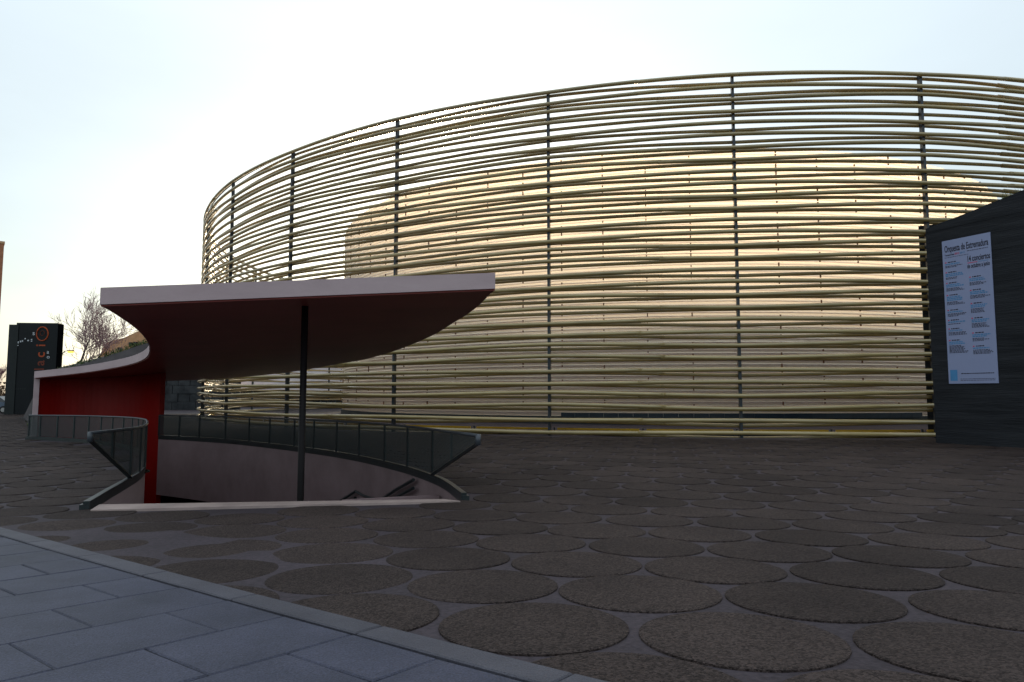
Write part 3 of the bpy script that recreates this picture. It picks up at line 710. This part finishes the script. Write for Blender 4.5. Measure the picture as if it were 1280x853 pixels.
# brick tower at the very left
bt = thing('brick_building', (-57,72,0), 'tall orange brick building cut off by the left picture edge', 'building')
bx0 = at_y(4.3,320,72).x; ztop = at_y(2,305,72).z
ba = math.atan2(-bx0, 72)+R(2); BM = Matrix.Translation((bx0,72,0)) @ Matrix.Rotation(ba, 4, 'Z')
def bbox(c, sz_, name, m, par):
    mb = MB().box(c, sz_); mb.v = [tuple(BM @ Vector(v)) for v in mb.v]; return mb.build(name, m, par)
bbox((-5,5,ztop/2-.1),(10,10,ztop+.2),'wall',M['brick'],bt); bbox((-5,5,ztop+.12),(10.12,10.12,.26),'parapet',M['sandstone'],bt)
for i in range(3):
    for j in range(5):
        wn_ = bbox((-2-3*i,-.02,2.2+3.1*j),(1.1,.12,1.5),'window',M['dglass'],bt); bbox((-2-3*i,-.07,1.4+3.1*j),(1.3,.2,.1),'sill',M['sandstone'],wn_)
# parked car at the left edge
def car(loc, rz, label):
    t = thing('parked_car', loc, label, 'car'); Mx = Matrix.Translation(loc) @ Matrix.Rotation(rz,4,'Z')
    prof = [(-2.05,.35),(-2.1,.7),(-1.95,.88),(-1.2,.95),(1.15,.98),(1.95,.9),(2.1,.65),(2.05,.32)]
    cab = [(-1.25,.95),(-.45,1.42),(.75,1.45),(1.5,.98)]
    def ext(pr, w0, w1=None):
        mb = MB(); n = len(pr); w1 = w1 or w0; zm = max(z for _, z in pr)
        vs_ = [Mx @ Vector((x, s*(w0 if z < zm-.2 or w1 == w0 else w1), z)) for s in (-1,1) for x, z in pr]
        mb.add(vs_, [tuple(range(n)), tuple(range(n,2*n))[::-1]]+[(i,(i+1)%n,n+(i+1)%n,n+i) for i in range(n)]); return mb
    ext(prof,.84).build('body', M['car'], t); ext(cab,.78,.62).build('cabin_glass', M['dglass'], t)
    MB().add([],[]); rf = MB(); rf.add([Mx @ Vector((x,s*.63,z)) for s in (-1,1) for x, z in ((-.45,1.43),(.75,1.46),(.7,1.48),(-.4,1.46))],[(0,1,2,3),(7,6,5,4),(0,4,5,1),(1,5,6,2),(2,6,7,3),(3,7,4,0)]); rf.build('roof', M['car'], t)
    for x in (-1.3,1.3):
        for s in (-1,1):
            wh = MB(); wh.tube([Mx @ Vector((x,s*.68,.32)), Mx @ Vector((x,s*.87,.32))], .32, 16); w_ = wh.build('wheel', M['tyre'], t)
            rm = MB(); rm.tube([Mx @ Vector((x,s*.80,.32)), Mx @ Vector((x,s*.885,.32))], .19, 12); rm.build('rim', M['chrome'], w_)
    for s in (-1,1):
        b = MB(); b.box((0,0,0),(.06,.34,.14)); b.v = [tuple(Mx @ (Vector(v)+Vector((2.09,s*.58,.68)))) for v in b.v]; b.build('headlight', M['print'], t)
    return t
car((-44.6,58.5,0), R(4), 'blue-grey parked car half hidden behind the totem sign')
# lit street lamp
lp = at_y(87,440,63); lamp = thing('street_lamp', (lp.x-1.0,63,0), 'lit orange street lamp in front of the bare tree', 'street lamp')
MB().tube([(lp.x-1.0,63,-.05),(lp.x-1.0,63,4.4),(lp.x-.85,63,5.2),(lp.x-.45,63,lp.z+.06),(lp.x-.1,63,lp.z+.1)], .06, 6, r1=.035).build('pole', M['post'], lamp, True)
MB().box((lp.x+.1,63,lp.z+.11),(.5,.26,.08)).build('lamp_housing', M['post'], lamp)
MB().box((lp.x+.1,63,lp.z-.02),(.44,.22,.18)).build('lamp_glass', M['lampglow'], lamp)
# old dark stone wall and white-banded pavilion behind the ring
ow = thing('old_stone_wall', (-38,72,0), 'dark weathered stone rampart wall seen below the canopy roof', 'wall')
for i in range(12):
    for j in range(5):
        x = -44+i*1.25+(j % 2)*.6; MB().box((x,72+random.uniform(-.06,.06),.42+j*.86),(1.22+random.uniform(-.05,.02),.8,.83)).build('stone', M['oldstone'], ow)
MB().box((-36.6,72.35,2.2),(15.2,.3,4.4)).build('rubble_core', M['oldstone'], ow)
pav = thing('low_pavilion', (-28,88,0), 'low building with white fascia band above dark glazing, behind the ring', 'building')
MB().box((-27,92,3.9),(20,9,3.6)).build('white_fascia', M['bwhite'], pav)
MB().box((-27,92.3,1.05),(19.4,8.6,2.1)).build('core', M['dglass'], pav)
for i in range(11): MB().box((-36.5+i*1.95,87.9,1.05),(.09,.12,2.1)).build('mullion', M['post'], pav)
for i in range(10): MB().box((-35.52+i*1.95,87.96,1.05),(1.84,.04,2.06)).build('glass_pane', M['dglass'], pav)
